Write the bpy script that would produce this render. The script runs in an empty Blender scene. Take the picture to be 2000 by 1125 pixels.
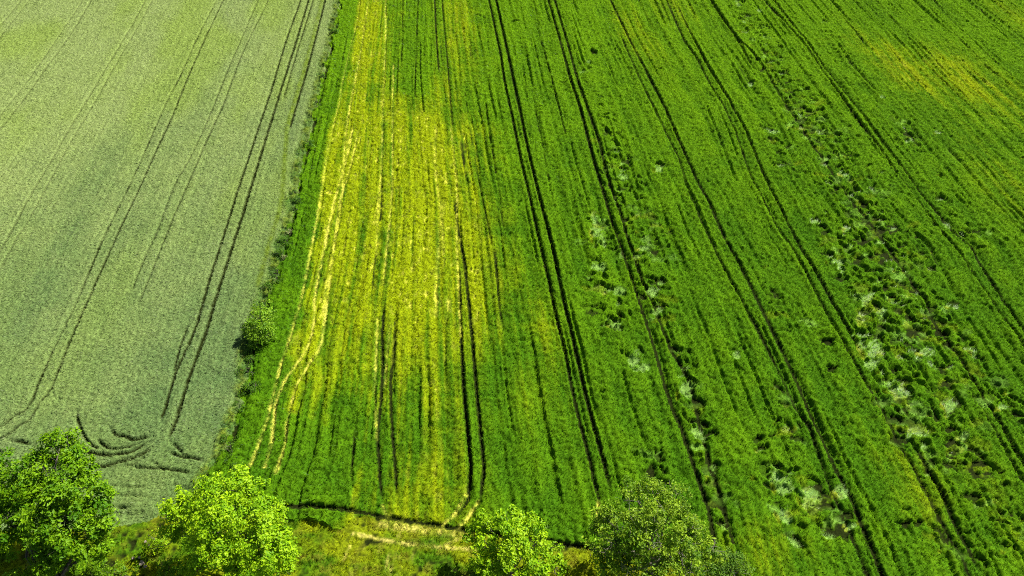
import bpy, math, random
import numpy as np
from mathutils import Vector

# ------------------------------------------------------------------ camera, sky, sun
S = bpy.context.scene
COL = S.collection
CAM_H, PITCH, FOC = 70.0, 48.0, 1351.0          # metres, degrees below the horizon, focal length in photo pixels
cam_d = bpy.data.cameras.new('camera')
cam_d.sensor_width = 36.0
cam_d.lens = 36.0 * FOC / 2000.0
cam_d.clip_start = 0.5
cam_d.clip_end = 8000.0
cam = bpy.data.objects.new('camera', cam_d)
cam.location = (0, 0, CAM_H)
cam.rotation_euler = (math.radians(90 - PITCH), 0, 0)
COL.objects.link(cam)
S.camera = cam

SUN_AZ = 48.0      # degrees from +Y towards +X
SUN_EL = 47.0
W = bpy.data.worlds.new('World')
S.world = W
W.use_nodes = True
wn = W.node_tree.nodes
sky = wn.new('ShaderNodeTexSky')
sky.sky_type = 'NISHITA'
sky.sun_disc = False
sky.sun_elevation = math.radians(SUN_EL)
sky.sun_rotation = math.radians(SUN_AZ)
wn['Background'].inputs['Strength'].default_value = 0.05
W.node_tree.links.new(sky.outputs[0], wn['Background'].inputs['Color'])

sun_d = bpy.data.lights.new('sun', 'SUN')
sun_d.energy = 5.0
sun_d.angle = math.radians(0.5)
sun_d.color = (1.0, 0.97, 0.91)
sun = bpy.data.objects.new('sun', sun_d)
sv = Vector((math.sin(math.radians(SUN_AZ)) * math.cos(math.radians(SUN_EL)),
             math.cos(math.radians(SUN_AZ)) * math.cos(math.radians(SUN_EL)),
             math.sin(math.radians(SUN_EL))))
sun.rotation_euler = sv.to_track_quat('Z', 'Y').to_euler()
sun.location = sv * 200
COL.objects.link(sun)

S.view_settings.view_transform = 'Standard'
S.view_settings.look = 'None'
S.view_settings.gamma = 1
S.view_settings.use_curve_mapping = False
S.view_settings.exposure = 0.9
S.cycles.use_denoising = False      # keep the fine grain of stalks and leaves
S.cycles.filter_width = 1.0

# ------------------------------------------------------------------ helpers
rng = np.random.default_rng(7)
random.seed(7)


def at(u, v, z=0.0):
    """Point at height z seen at pixel (u, v) of the 2000 x 1125 photograph."""
    p = math.radians(PITCH)
    a, b = (u - 1000.0) / FOC, -(v - 562.5) / FOC
    dx, dy, dz = a, b * math.sin(p) + math.cos(p), b * math.cos(p) - math.sin(p)
    k = (CAM_H - z) / -dz
    return np.array([dx * k, dy * k, z])


TAB = rng.random((256, 256))


def vnoise(x, y):
    xi, yi = np.floor(x).astype(np.int64), np.floor(y).astype(np.int64)
    fx, fy = x - xi, y - yi
    fx = fx * fx * (3 - 2 * fx)
    fy = fy * fy * (3 - 2 * fy)
    a = TAB[xi & 255, yi & 255]
    b = TAB[(xi + 1) & 255, yi & 255]
    c = TAB[xi & 255, (yi + 1) & 255]
    d = TAB[(xi + 1) & 255, (yi + 1) & 255]
    return ((a * (1 - fx) + b * fx) * (1 - fy) + (c * (1 - fx) + d * fx) * fy).astype(np.float32)


def fbm(x, y, n=3):
    t, amp, tot = 0, 1.0, 0
    for i in range(n):
        t = t + vnoise(x * 2 ** i + 17.3 * i, y * 2 ** i + 5.1 * i) * amp
        tot += amp
        amp *= 0.5
    return t / tot


def sstep(a, b, x):
    t = np.clip((x - a) / (b - a), 0, 1)
    return t * t * (3 - 2 * t)


def mix(a, b, t):
    return a + (b - a) * t


def link(o, parent=None):
    COL.objects.link(o)
    if parent is not None:
        o.parent = parent
    return o


def tag(o, label=None, cat=None, group=None, kind=None):
    if label: o['label'] = label
    if cat: o['category'] = cat
    if group: o['group'] = group
    if kind: o['kind'] = kind
    return o


def mat_new(name):
    m = bpy.data.materials.new(name)
    m.use_nodes = True
    nt = m.node_tree
    return m, nt, nt.nodes['Principled BSDF'], nt.nodes['Material Output']


def mat_attr(name, rough=0.8, spec=0.1, transl=0.0, noise=None):
    """Colour attribute of the mesh, broken up by world-space noise; optional leaf translucency."""
    m, nt, bs, out = mat_new(name)
    at_ = nt.nodes.new('ShaderNodeAttribute')
    at_.attribute_name = 'Col'
    col = at_.outputs['Color']
    if noise:
        co = nt.nodes.new('ShaderNodeTexCoord')
        nz = nt.nodes.new('ShaderNodeTexNoise')
        nz.inputs['Scale'].default_value = noise
        nz.inputs['Detail'].default_value = 4
        nt.links.new(co.outputs['Object'], nz.inputs['Vector'])
        mr = nt.nodes.new('ShaderNodeMapRange')
        mr.inputs['From Min'].default_value = 0.3
        mr.inputs['From Max'].default_value = 0.7
        mr.inputs['To Min'].default_value = 0.6
        mr.inputs['To Max'].default_value = 1.4
        nt.links.new(nz.outputs['Fac'], mr.inputs['Value'])
        mx = nt.nodes.new('ShaderNodeMix')
        mx.data_type = 'RGBA'
        mx.blend_type = 'MULTIPLY'
        mx.inputs['Factor'].default_value = 1
        nt.links.new(col, mx.inputs[6])
        nt.links.new(mr.outputs['Result'], mx.inputs[7])
        col = mx.outputs[2]
    nt.links.new(col, bs.inputs['Base Color'])
    bs.inputs['Roughness'].default_value = rough
    bs.inputs['Specular IOR Level'].default_value = spec
    if transl:
        tr = nt.nodes.new('ShaderNodeBsdfTranslucent')
        nt.links.new(col, tr.inputs['Color'])
        ms = nt.nodes.new('ShaderNodeMixShader')
        ms.inputs['Fac'].default_value = transl
        nt.links.new(bs.outputs[0], ms.inputs[1])
        nt.links.new(tr.outputs[0], ms.inputs[2])
        nt.links.new(ms.outputs[0], out.inputs['Surface'])
    return m


def mesh_np(name, verts, tris=None, quads=None, cols=None, mats=(), mat_idx=None, smooth=False):
    """Fast mesh from numpy arrays. tris (n,3) come first, then quads (m,4)."""
    me = bpy.data.meshes.new(name)
    nt_ = 0 if tris is None else len(tris)
    nq = 0 if quads is None else len(quads)
    me.vertices.add(len(verts))
    me.vertices.foreach_set('co', np.ascontiguousarray(verts, dtype=np.float32).ravel())
    loops = []
    if nt_: loops.append(np.asarray(tris, dtype=np.int32).ravel())
    if nq: loops.append(np.asarray(quads, dtype=np.int32).ravel())
    lv = np.concatenate(loops)
    me.loops.add(len(lv))
    me.loops.foreach_set('vertex_index', lv)
    me.polygons.add(nt_ + nq)
    st = np.concatenate([np.arange(nt_, dtype=np.int32) * 3, nt_ * 3 + np.arange(nq, dtype=np.int32) * 4])
    me.polygons.foreach_set('loop_start', st)
    for m in mats: me.materials.append(m)
    if mat_idx is not None:
        me.polygons.foreach_set('material_index', np.asarray(mat_idx, dtype=np.int32))
    if smooth:
        me.polygons.foreach_set('use_smooth', np.ones(nt_ + nq, dtype=bool))
    if cols is not None:
        ca = me.color_attributes.new('Col', 'FLOAT_COLOR', 'POINT')
        c4 = np.ones((len(verts), 4), dtype=np.float32)
        c4[:, :3] = cols
        ca.data.foreach_set('color', c4.ravel())
    me.update(calc_edges=True)
    me.validate()
    return me


# ------------------------------------------------------------------ the fields, as one raster of the ground
RES = 0.14
X0, X1, Y0, Y1 = -134.0, 134.0, 15.0, 160.0
NX, NY = int((X1 - X0) / RES), int((Y1 - Y0) / RES)
xs = (X0 + np.arange(NX) * RES).astype(np.float32)
ys = (Y0 + np.arange(NY) * RES).astype(np.float32)
GX, GY = np.meshgrid(xs, ys)                      # [row y, column x]


def pts(txt):
    return np.array([at(*map(float, q.split(','))) for q in txt.split()])[:, :2]


def smooth(P, n=4):
    """Catmull-Rom through the points."""
    Q = np.concatenate([2 * P[:1] - P[1:2], P, 2 * P[-1:] - P[-2:-1]])
    out = []
    for k in range(1, len(Q) - 2):
        a, b, c, d = Q[k - 1], Q[k], Q[k + 1], Q[k + 2]
        for t in np.arange(n) / n:
            out.append(.5 * (2 * b + (c - a) * t + (2 * a - 5 * b + 4 * c - d) * t * t + (3 * b - a - 3 * c + d) * t ** 3))
    return np.array(out + [P[-1]])


def dist_lines(lines, reach=2.5, attr=None):
    """Distance of every raster cell to the nearest of the polylines (only within reach)."""
    D = np.full((NY, NX), 99.0, dtype=np.float32)
    for ln in lines:
        for a, b in zip(ln[:-1], ln[1:]):
            n = max(1, int(math.ceil(np.hypot(*(b - a)) / 4.0)))
            for k in range(n):
                p = a + (b - a) * k / n
                q = a + (b - a) * (k + 1) / n
                i0 = max(0, int((min(p[0], q[0]) - reach - X0) / RES)); i1 = min(NX, int((max(p[0], q[0]) + reach - X0) / RES) + 2)
                j0 = max(0, int((min(p[1], q[1]) - reach - Y0) / RES)); j1 = min(NY, int((max(p[1], q[1]) + reach - Y0) / RES) + 2)
                if i1 <= i0 or j1 <= j0: continue
                gx, gy = GX[j0:j1, i0:i1], GY[j0:j1, i0:i1]
                d = q - p
                t = np.clip(((gx - p[0]) * d[0] + (gy - p[1]) * d[1]) / max(1e-9, d @ d), 0, 1)
                dd = np.hypot(gx - p[0] - t * d[0], gy - p[1] - t * d[1])
                D[j0:j1, i0:i1] = np.minimum(D[j0:j1, i0:i1], dd)
    return D


BOUND = '672,-60 665,7 655,51 648,84 635,135 618,209 604,270 588,331 581,375 574,414 554,491 537,552 507,630 486,701 483,751 473,779 453,846 436,894 415,924 395,960'
# wheel tracks of the right field: (pixels, half width m, depth 0..1, how broken 0..1)
TR = [
 ('947,-40 954,0 977,107 986,167 1003,245 1016,313 1035,391 1051,467 1071,551 1086,625 1104,695 1114,751 1132,830 1151,900 1160,945 1169,976', .22, 1, .15),
 ('960,-40 968,0 989,96 1014,213 1032,302 1053,388 1078,485 1100,590 1121,677 1139,758 1160,840 1177,900 1187,940 1194,983', .25, 1, .05),
 ('1060,-40 1069,0 1094,85 1114,160 1133,217 1149,277 1160,320 1183,395 1195,440 1216,495 1233,548 1254,611 1279,688 1296,751 1312,800 1330,840 1349,900 1365,945 1383,997 1394,1062', .27, 1, .25),
 ('1073,-40 1082,0 1108,89 1130,167 1149,220 1171,284 1183,338 1201,395 1212,422 1226,474 1237,502 1254,555 1275,597 1293,646 1312,690 1340,735 1358,800 1374,870 1392,934 1405,974 1419,1021 1430,1062', .27, 1, .4),
 ('1175,-40 1190,0 1233,89 1261,142 1297,213 1321,270 1339,309 1360,356 1380,390 1415,471 1443,520 1475,583 1499,632 1524,684 1555,751 1579,809 1603,860 1630,921 1660,978 1690,1049 1717,1120 1740,1180', .27, 1, .2),
 ('1215,80 1250,160 1300,263 1325,313 1342,372 1373,444 1400,503 1425,552 1450,596 1475,640 1527,744 1552,802 1579,836 1603,907 1619,954 1650,1022 1670,1073 1687,1113 1710,1170', .22, .8, .5),
 ('1285,-40 1303,7 1335,82 1364,124 1389,174 1414,213 1435,260 1467,355 1485,385 1513,443 1545,488 1569,530 1597,586 1615,621 1636,656 1657,695 1690,752 1714,789 1738,836 1758,880 1778,910 1795,944 1826,1002 1849,1049 1873,1083 1895,1140', .22, .85, .35),
 ('1320,10 1353,80 1385,140 1420,195 1455,260 1488,340 1510,387 1538,443 1566,495 1601,551 1625,597 1650,639 1671,677 1692,718', .24, .85, .3),
 ('1765,850 1792,887 1812,927 1836,965 1856,1012 1873,1049 1893,1083 1925,1150', .25, .95, .15),
 ('1370,-40 1385,0 1414,46 1442,85 1471,110 1499,149 1528,199 1563,249 1581,281 1606,313 1627,345 1660,395 1700,440 1745,505 1775,550 1804,590 1825,636 1846,667 1867,695 1895,741 1930,799 1954,836 1974,873 1998,914 2040,985', .26, 1, .35),
 ('1425,60 1442,89 1467,132 1485,156', .2, .8, .4),
 ('1870,735 1883,755 1903,782 1940,846 1961,887 1988,934 2020,990', .22, .8, .4),
 ('1478,-40 1506,0 1542,46 1574,85 1606,132 1641,174 1670,210 1702,252 1730,292 1766,338 1800,387 1835,425 1853,450 1895,485 1916,527 1947,576 1972,614 2000,656 2050,730', .24, 1, .1),
 ('1465,-40 1492,4 1531,46 1577,100 1609,149 1641,192 1677,242 1712,288 1748,341 1787,391 1830,450 1874,502 1909,555 1947,611 1990,670 2030,740', .2, .75, .35),
 ('1580,-40 1609,0 1655,50 1702,105', .2, .8, .2),
 ('1672,-40 1705,0 1755,57 1812,107 1860,160', .17, .5, .5),
 ('1790,-40 1833,18 1872,60 1940,124 1997,171 2060,230', .2, .75, .3),
 ('1770,-30 1822,30 1860,70 1925,135 1985,185', .15, .5, .5),
 ('1880,-20 1930,40 1990,100 2050,160', .17, .6, .5),
 # the yellowed strip
 ('847,-40 849,0 852,71 858,153', .2, .85, .3), ('861,-40 863,0 874,124 881,213 886,270', .17, .7, .4),
 ('897,520 899,625 903,700 905,760 915,860 920,920 915,980 890,1015 868,1030', .22, 1, .1),
 ('886,380 895,450 908,520 917,611 924,681 929,751 940,860 945,920 938,985 920,1015', .22, .95, .15),
 ('754,576 749,620 747,660 748,720 745,780 738,860 743,940 748,990 757,1012', .2, .9, .25),
 ('775,625 771,677 764,740 764,800 768,860 774,930 776,1000', .2, .9, .25),
 ('743,450 735,500 728,560 725,610', .14, .7, .5), ('722,640 717,677 713,710', .16, .8, .3),
 ('700,800 693,860 688,930 690,985', .15, .6, .5),
 ('788,-20 786,80 783,140', .14, .5, .5), ('818,-20 815,40 813,107 810,206', .14, .6, .5),
 ('905,150 910,200 925,300 940,380 965,500 975,600', .14, .45, .6), ('945,170 955,260 975,380 985,470', .14, .5, .6),
 ('1040,190 1062,300 1075,380 1090,440', .14, .45, .6), ('967,470 969,520 975,600 985,660', .16, .8, .4),
 ('1050,60 1075,150 1095,230 1112,300', .14, .5, .6),
 # headland
 ('505,984 541,990 599,992 653,995 696,1001', .3, 1, .1), ('696,1001 746,1011 797,1019 840,1026 883,1033 916,1038 985,1049 1056,1058 1142,1071 1190,1080', .24, 1, .1),
]
# wheel tracks of the left field
TL = [
 ('600,-40 589,0 557,91 534,169 507,250 466,375 439,461 409,556 387,633 375,665 350,720 341,745 324,802 314,829', .14, .9, .15),
 ('615,-40 604,0 584,68 537,219 488,380 463,461 422,589 405,650 378,721 368,751 348,819 331,863', .17, 1, .05),
 ('623,-40 613,0 581,105 554,199', .12, .7, .4),
 ('640,-40 636,0 618,74 598,149 574,230 567,257', .16, .95, .1),
 ('372,632 368,640 351,691 339,738', .12, .7, .2),
 ('520,-30 506,0 473,78 449,132 436,165 402,250 368,321 341,368 307,458 280,518 257,579', .11, .5, .35),
 ('535,-20 517,20 473,111 439,203 409,270 358,387 328,458 294,545 270,603', .12, .55, .35),
 ('440,-30 426,0 388,74 358,142 324,209 290,287 250,375 203,471 182,522 149,600 115,670 81,745 66,785 49,806 27,820 16,829 0,838 -60,850', .12, .5, .4),
 ('455,-30 439,0 402,78 368,155 338,230 301,311 267,387 236,451 203,525 176,586 149,647 115,731 101,765 82,789 61,822 45,832 23,849 8,859 -20,872', .13, .7, .3),
 ('300,-30 287,0 257,57 216,125 182,182 135,260 105,314 68,375 20,464 0,498 -60,600', .13, .5, .3),
 ('312,-20 297,7 270,57 236,115 189,199 130,300 68,417 34,471 0,535 -50,620', .12, .45, .4),
 ('180,-25 165,0 132,51 91,111 51,169 0,233 -40,290', .12, .5, .3),
 ('200,-25 182,0 142,68 98,128 57,186 10,247 -40,315', .13, .6, .3),
 ('70,-30 47,0 0,57 -40,100', .12, .6, .2), ('85,-30 62,0 0,79 -40,125', .12, .6, .2),
 ('216,837 224,848 234,855 247,856 257,861 270,862 290,858 303,857', .12, .9, .1), ('189,856 198,867 210,876 220,880 240,880', .1, .8, .15),
 ('151,868 159,879 171,886 185,889 198,891 212,893 232,890 247,889 263,884 277,876 295,868', .15, 1, .1), ('220,876 232,881 247,878 267,872 285,866', .1, .7, .25),
 ('169,914 185,916 202,915 218,911 239,905 253,901 267,897 286,887 305,874', .15, 1, .1), ('235,917 253,913 267,908 282,898 300,885', .09, .6, .3),
 ('153,802 154,821 159,837 167,855 177,868 193,878 208,882', .1, .8, .2), ('253,915 282,917 303,919 319,919 342,922 364,925 383,930', .11, .8, .25), ('295,905 309,911 319,917', .1, .7, .2),
 ('323,886 338,888 348,893 362,897 379,898 395,902 409,905', .1, .8, .25), ('331,865 342,872 354,882 362,895', .1, .8, .2),
 ('16,862 33,865 51,868 68,872', .12, .9, .1), ('-20,884 0,886 20,890', .12, .8, .1),
 ('216,992 240,995 263,996', .1, .6, .3), ('200,950 240,954 300,956', .06, .3, .4), ('195,968 250,972 300,975', .06, .3, .4),
]
# straw-coloured wheel tracks: (pixels, half width, strength)
TS = [
 ('705,-20 700,36 685,100 671,160 664,203 645,275 636,327 627,388 614,460 600,534', .2, .55),
 ('728,-30 721,0 707,92 689,185 678,249 672,320 668,391 652,492 640,555 631,620', .28, .8),
 ('753,-20 753,92 748,213 746,320 740,391 735,500', .25, .65), ('769,130 767,213 767,320 765,391 757,480 748,560', .22, .8),
 ('626,397 614,460 599,540 588,596 569,659 551,715 536,771 521,831 502,883 490,915', .26, .75),
 ('690,250 675,320 652,401 631,502 617,576 614,633 603,678 573,723 554,753 539,794 532,868 517,913', .3, 1),
 ('700,260 685,330 666,390 652,492 646,540 634,633 623,685 599,723 580,756 565,816 558,876 539,928', .28, .95),
 ('738,625 736,690 733,747 735,800 737,860', .22, .7), ('763,640 757,700 752,760', .2, .6),
 ('880,250 889,330 893,391 892,450 894,520 897,600 900,660', .22, .8), ('852,250 850,330 862,420 866,500', .35, .6),
 ('867,400 858,480 853,560 852,620', .5, .6), ('877,590 879,610', .5, .9),
 ('911,970 885,1010 866,1028', .28, 1), ('935,985 915,1012 900,1030', .3, 1), ('748,990 757,1012', .2, .6),
 ('690,1044 754,1057 804,1065 869,1071 930,1075', .28, .85), ('870,1066 900,1052 915,1046', .25, .8), ('745,1025 800,1032 860,1040 900,1046', .7, .7),
 ('1168,985 1168,1015 1172,1040', .35, 1), ('480,545 475,600', .2, 0),
]

bl, tl_, ts_ = pts(BOUND), [smooth(pts(t[0])) for t in TL], [smooth(pts(t[0])) for t in TS]
tr_ = [pts(t[0]) for t in TR]

# row coordinate: constant along the drilling direction, taken from the wheel tracks
refs = [pts(t) for t in ('165,0 91,111 0,233', '287,0 182,182 68,375 0,498', '426,0 250,375 149,600 81,745',
                         '589,0 534,169 466,375 409,556 324,802')]
refs += [bl, pts('849,0 858,153 890,391 899,625 905,760'), tr_[0], tr_[2], tr_[4], tr_[6], tr_[12]]


def lin_x(ln, y):
    o = np.argsort(ln[:, 1])
    Y, X = ln[o, 1], ln[o, 0]
    r = np.interp(y, Y, X)
    k = (X[-1] - X[0]) / (Y[-1] - Y[0])
    r = np.where(y < Y[0], X[0] + (y - Y[0]) * k, r)
    return np.where(y > Y[-1], X[-1] + (y - Y[-1]) * k, r)


RX = np.stack([lin_x(l, ys.astype(float)) for l in refs], 1)
SREF = np.array([lin_x(l, np.array([80.0]))[0] for l in refs])
RX = np.concatenate([RX[:, :1] - 80, RX, RX[:, -1:] + 80], 1)
SREF = np.concatenate([[SREF[0] - 80], SREF, [SREF[-1] + 80]])
SC = np.stack([np.interp(xs, np.sort(RX[j]), SREF) for j in range(NY)]).astype(np.float32)

# which crop: 0 barley left, 1 wheat right, 2 rough grass
nb = (fbm(GX * .7, GY * .7, 3) - .5)
bx = lin_x(bl, ys.astype(float))[:, None]
side = (GX - bx) + nb * 1.3
EDGE = pts('-700,1010 -200,1035 0,1045 203,1037 257,1027 304,1017 350,985 395,960 440,975 500,1000 545,1013 588,1021 631,1026 667,1033 695,1012 746,1014 840,1029 916,1040 1056,1060 1142,1074 1300,1102 1500,1150 1800,1240 2600,1400')
o_ = np.argsort(EDGE[:, 0])
ey = np.interp(xs, EDGE[o_, 0], EDGE[o_, 1])[None, :]
below = (ey - GY) + nb * 1.0
CLS = np.where(below > 0, 2, np.where(side < 0, 0, 1))

f_big = fbm(GX / 14, GY / 14, 3)
f_mid = fbm(GX / 3.2 + 9, GY / 3.2, 3)
f_sm = fbm(GX / .7 + 3, GY / .7, 2)
row1 = vnoise(SC / .45, GY / 14 + 40)
row2 = vnoise(SC / 1.3 + 31, GY / 35 + 7)
row3 = fbm(SC / .32 + 77, GY / 9, 2)
cross = vnoise(SC / 9 + 5, GY / .8)
hash1 = rng.random((NY, NX)).astype(np.float32)

# ---- yellowing of the right crop
YT = [(-40, 700, 775, .75), (0, 698, 768, .8), (90, 690, 768, .85), (180, 672, 775, .85), (225, 650, 900, .8), (260, 640, 940, .85), (350, 628, 940, .9),
      (450, 612, 962, .9), (550, 596, 985, .84), (620, 590, 985, .74), (690, 560, 960, .62), (730, 560, 930, .54), (800, 545, 922, .47),
      (870, 700, 920, .52), (940, 690, 922, .54), (1040, 650, 925, .7)]
r0 = np.array([at(a[1], a[0])[:2] for a in YT]); r1 = np.array([at(a[2], a[0])[:2] for a in YT])
o_ = np.argsort(r0[:, 1])
yl = np.interp(ys, r0[o_, 1], r0[o_, 0])[:, None]; yr = np.interp(ys, r1[o_, 1], r1[o_, 0])[:, None]
yst = np.interp(ys, r0[o_, 1], np.array([a[3] for a in YT])[o_])[:, None]
wob = (f_mid - .5) * 3
YEL = sstep(-.6, 1.2, GX - yl + wob * .4) * sstep(-1.0, 15, yr + 6.0 - GX + wob * .8) * yst


def blob(u, v, ru, rv, rot=0.0):
    """Soft spot round pixel (u, v): radii in metres across and along the rows."""
    c = at(u, v)
    s0 = SC[min(NY - 1, max(0, int((c[1] - Y0) / RES))), min(NX - 1, max(0, int((c[0] - X0) / RES)))]
    return np.exp(-(((SC - s0) / ru) ** 2 + ((GY - c[1]) / rv) ** 2))


def soft(seq):
    t = 0
    for a in seq: t = np.maximum(t, blob(*a[:4]) * a[4])
    return t


YEL = np.maximum(YEL, soft([(893, 60, 4.5, 22, .55), (870, 190, 3, 10, .6), (1760, 140, 5.5, 12, .62), (1890, 160, 7, 13, .62), (1960, 370, 5, 14, .28),
                            (1900, 290, 3, 12, .22), (1235, 70, 4, 16, .35), (1320, 20, 5, 10, .3), (1700, 100, 4, 12, .35), (1990, 40, 5, 14, .35),
                            (1060, 640, 2, 10, .3), (1950, 1000, 4, 8, .2), (1480, 1090, 6, 5, .25), (1790, 960, 3, 10, .3), (1040, 760, 5, 8, .2)]))
YEL = YEL * (.68 + .75 * f_mid)
YEL += (row1 - .5) * .6 * (.12 + YEL) + (row2 - .5) * .65 * (.10 + YEL) + (row3 - .5) * 1.25 * (.05 + YEL) + (f_sm - .5) * .35 * (.12 + YEL) + (cross - .5) * .16 + (hash1 - .5) * .05
# darker green islands inside the strip
GRN = soft([(640, 180, 2.2, 14, .8), (810, 130, 2.2, 15, .45), (790, 420, 1.4, 8, .4), (715, 470, 1, 5, .4), (700, 700, 1.0, 7, .5), (680, 840, 3.0, 7, .75),
            (610, 870, 1.5, 7, .7), (710, 900, 1.2, 6, .5), (620, 950, 3.5, 3.5, .8), (560, 960, 3, 4, .8), (755, 900, .7, 9, .5), (815, 820, 1.0, 6, .35), (925, 880, .5, 12, .6)])
YEL = np.clip(YEL - GRN * (.6 + .6 * f_mid), 0, 1)

# ---- heights
H = np.where(CLS == 0, .72, np.where(CLS == 1, .80, .34)).astype(np.float32)
H += np.where(CLS == 1, (row1 - .5) * .32 + (row2 - .5) * .32 + (f_mid - .5) * .22 + (f_sm - .5) * .2, 0)
H += np.where(CLS == 0, (f_mid - .5) * .14 + (f_sm - .5) * .08 + (row1 - .5) * .12, 0)
H += np.where(CLS == 2, (f_mid - .5) * .45 + (f_sm - .5) * .6, 0)
H -= np.where(CLS == 1, YEL * .28, 0)
gap = sstep(.66, .86, vnoise(SC / .5 + 210, GY / 24 + 11)) * sstep(.3, .6, vnoise(SC / 3 + 3, GY / 9 + 50))
H -= np.where(CLS == 1, gap * np.where(GX > 30, .52, .4), 0)
brkn = fbm(GX / 2.2 + 60, GY / 2.2, 2)
TRK = np.zeros((NY, NX), dtype=np.float32)
for lines, par, cls in ((tr_, TR, 1), (tl_, TL, 0)):
    for ln, p in zip(lines, par):
        D = dist_lines([ln], 1.4)
        w = (p[1] * (.8 if cls else 1) + (.03 if cls == 0 else 0)) * (1 + (f_sm - .5) * .3)
        cut = 1 - sstep(w - .08, w + .13, D + (hash1 - .5) * .08)
        keep = (.8 if cls == 0 and len(p[0]) < 90 else 1.0) - p[3] * (1 if cls or len(p[0]) > 90 else .4) * sstep(.42, .62, brkn + (hash1 - .5) * .1)
        ok = (CLS != 1) if cls == 0 else (CLS != 0)
        if len(p[0]) < 130 and not p[0].startswith(('505,984', '696,1001')):                          # short tracks thin out towards their ends
            e0, e1 = ln[0], ln[-1]
            ed = np.minimum(np.hypot(GX - e0[0], GY - e0[1]), np.hypot(GX - e1[0], GY - e1[1]))
            keep = keep * (.15 + .85 * sstep(0, 1.6 if cls == 0 else 6.0, ed))
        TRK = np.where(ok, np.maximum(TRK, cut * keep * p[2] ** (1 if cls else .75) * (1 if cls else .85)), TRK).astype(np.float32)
        H = np.where(ok, mix(H, .05 + .06 * hash1, cut * (p[2] if cls else min(1, p[2] ** .6)) * keep), H)
strk = fbm(GX / .5 + 3, GY / .9 + 70, 2)
ORG = np.zeros((NY, NX), dtype=np.float32)
STR = np.zeros((NY, NX), dtype=np.float32)
for ln, p in zip(ts_, TS):
    D = dist_lines([ln], 1.8)
    w = p[1] * (.3 + .95 * f_sm)
    STR = np.maximum(STR, (1 - sstep(w * .2, w + .12, D)) * p[2] * (.5 + .8 * brkn) * (.5 + .6 * hash1) * (.45 + .75 * sstep(.3, .62, strk)))
sp = sstep(.60, .82, fbm(GX / .5 + 11, GY / 1.1 + 8, 3)) * np.clip(YEL - .25, 0, 1) * 1.0       # scattered bare straw in the yellow strip
STR = np.clip(np.maximum(STR, sp * .8), 0, 1)
H = mix(H, .16 + .1 * hash1, STR * .85)
# dark seam and weeds along the field boundary
Dm = dist_lines([bl + np.array([.45, 0])], 1.5)
cut = (1 - sstep(.12, .42, Dm + (f_sm - .5) * .5)) * sstep(.42, .6, brkn)
H = mix(H, .05, cut)
H = np.where(CLS == 0, H * (.45 + .55 * sstep(.2, 2.6, -below + (f_sm - .5) * 2.2)), H).astype(np.float32)
WEED = (1 - sstep(.2, 1.3, dist_lines([bl - np.array([.5, 0])], 3) + (f_mid - .5) * 1.2)).astype(np.float32)

# ---- lodged crop: hollows and flattened pale patches
PALE = np.zeros((NY, NX), dtype=np.float32)
LOD = np.zeros((NY, NX), dtype=np.float32)


def stamp(x, y, ra, rb, ang, kind, amt=1.0):
    R = max(ra, rb) * 1.7 + .3
    i0, i1 = max(0, int((x - R - X0) / RES)), min(NX, int((x + R - X0) / RES) + 1)
    j0, j1 = max(0, int((y - R - Y0) / RES)), min(NY, int((y + R - Y0) / RES) + 1)
    if i1 <= i0 or j1 <= j0: return
    gx, gy = GX[j0:j1, i0:i1] - x, GY[j0:j1, i0:i1] - y
    c, s = math.cos(ang), math.sin(ang)
    q = np.hypot((gx * c + gy * s) / ra, (-gx * s + gy * c) / rb) + (f_sm[j0:j1, i0:i1] - .5) * 1.5 + (hash1[j0:j1, i0:i1] - .5) * .15
    a = (1 - sstep(.75, 1.05, q)) * amt
    a = np.where(CLS[j0:j1, i0:i1] == 1, a, 0)
    if kind == 'pit':
        H[j0:j1, i0:i1] = mix(H[j0:j1, i0:i1], .05 + .05 * hash1[j0:j1, i0:i1], a)
    elif kind == 'pale':
        a = a * sstep(.24, .52, lay[j0:j1, i0:i1] + .12 * (1 - np.clip(q, 0, 1)))
        PALE[j0:j1, i0:i1] = np.maximum(PALE[j0:j1, i0:i1], a)
        H[j0:j1, i0:i1] = mix(H[j0:j1, i0:i1], .24 + .16 * f_sm[j0:j1, i0:i1] + .05 * hash1[j0:j1, i0:i1], a)
    else:
        ORG[j0:j1, i0:i1] = np.maximum(ORG[j0:j1, i0:i1], a)
        H[j0:j1, i0:i1] = mix(H[j0:j1, i0:i1], .3, a * .7)


ca, sa = math.cos(math.radians(42)), math.sin(math.radians(42))
lay = fbm((GX * ca + GY * sa) / 1.5, (-GX * sa + GY * ca) / .28 + 40, 3)      # the way the stalks lie
LR = random.Random(21)


def pit(u, v, ra=None, pale=.45):
    x, y, _ = at(u, v)
    ra = ra or LR.uniform(.4, .95)
    rb = ra * LR.uniform(.35, .65)
    ang = LR.choice((LR.uniform(-.45, .45), LR.uniform(-.4, .4), LR.uniform(1.6, 2.3)))
    if LR.random() < pale:                       # flattened stalks in the sunlit mouth of the hollow
        k = LR.uniform(.5, 1.0)
        stamp(x - ra * k * .5, y - rb * k * 1.3, ra * LR.uniform(.5, .95), rb * LR.uniform(.5, 1.0), ang, 'pale', LR.uniform(.2, .8))
    stamp(x, y, ra, rb, ang, 'pit', LR.uniform(.75, 1))
    if LR.random() < .16:
        stamp(x - ra * 1.0, y - rb * 1.2, .3, .25, 0, 'org', LR.uniform(.3, .7))


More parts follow.
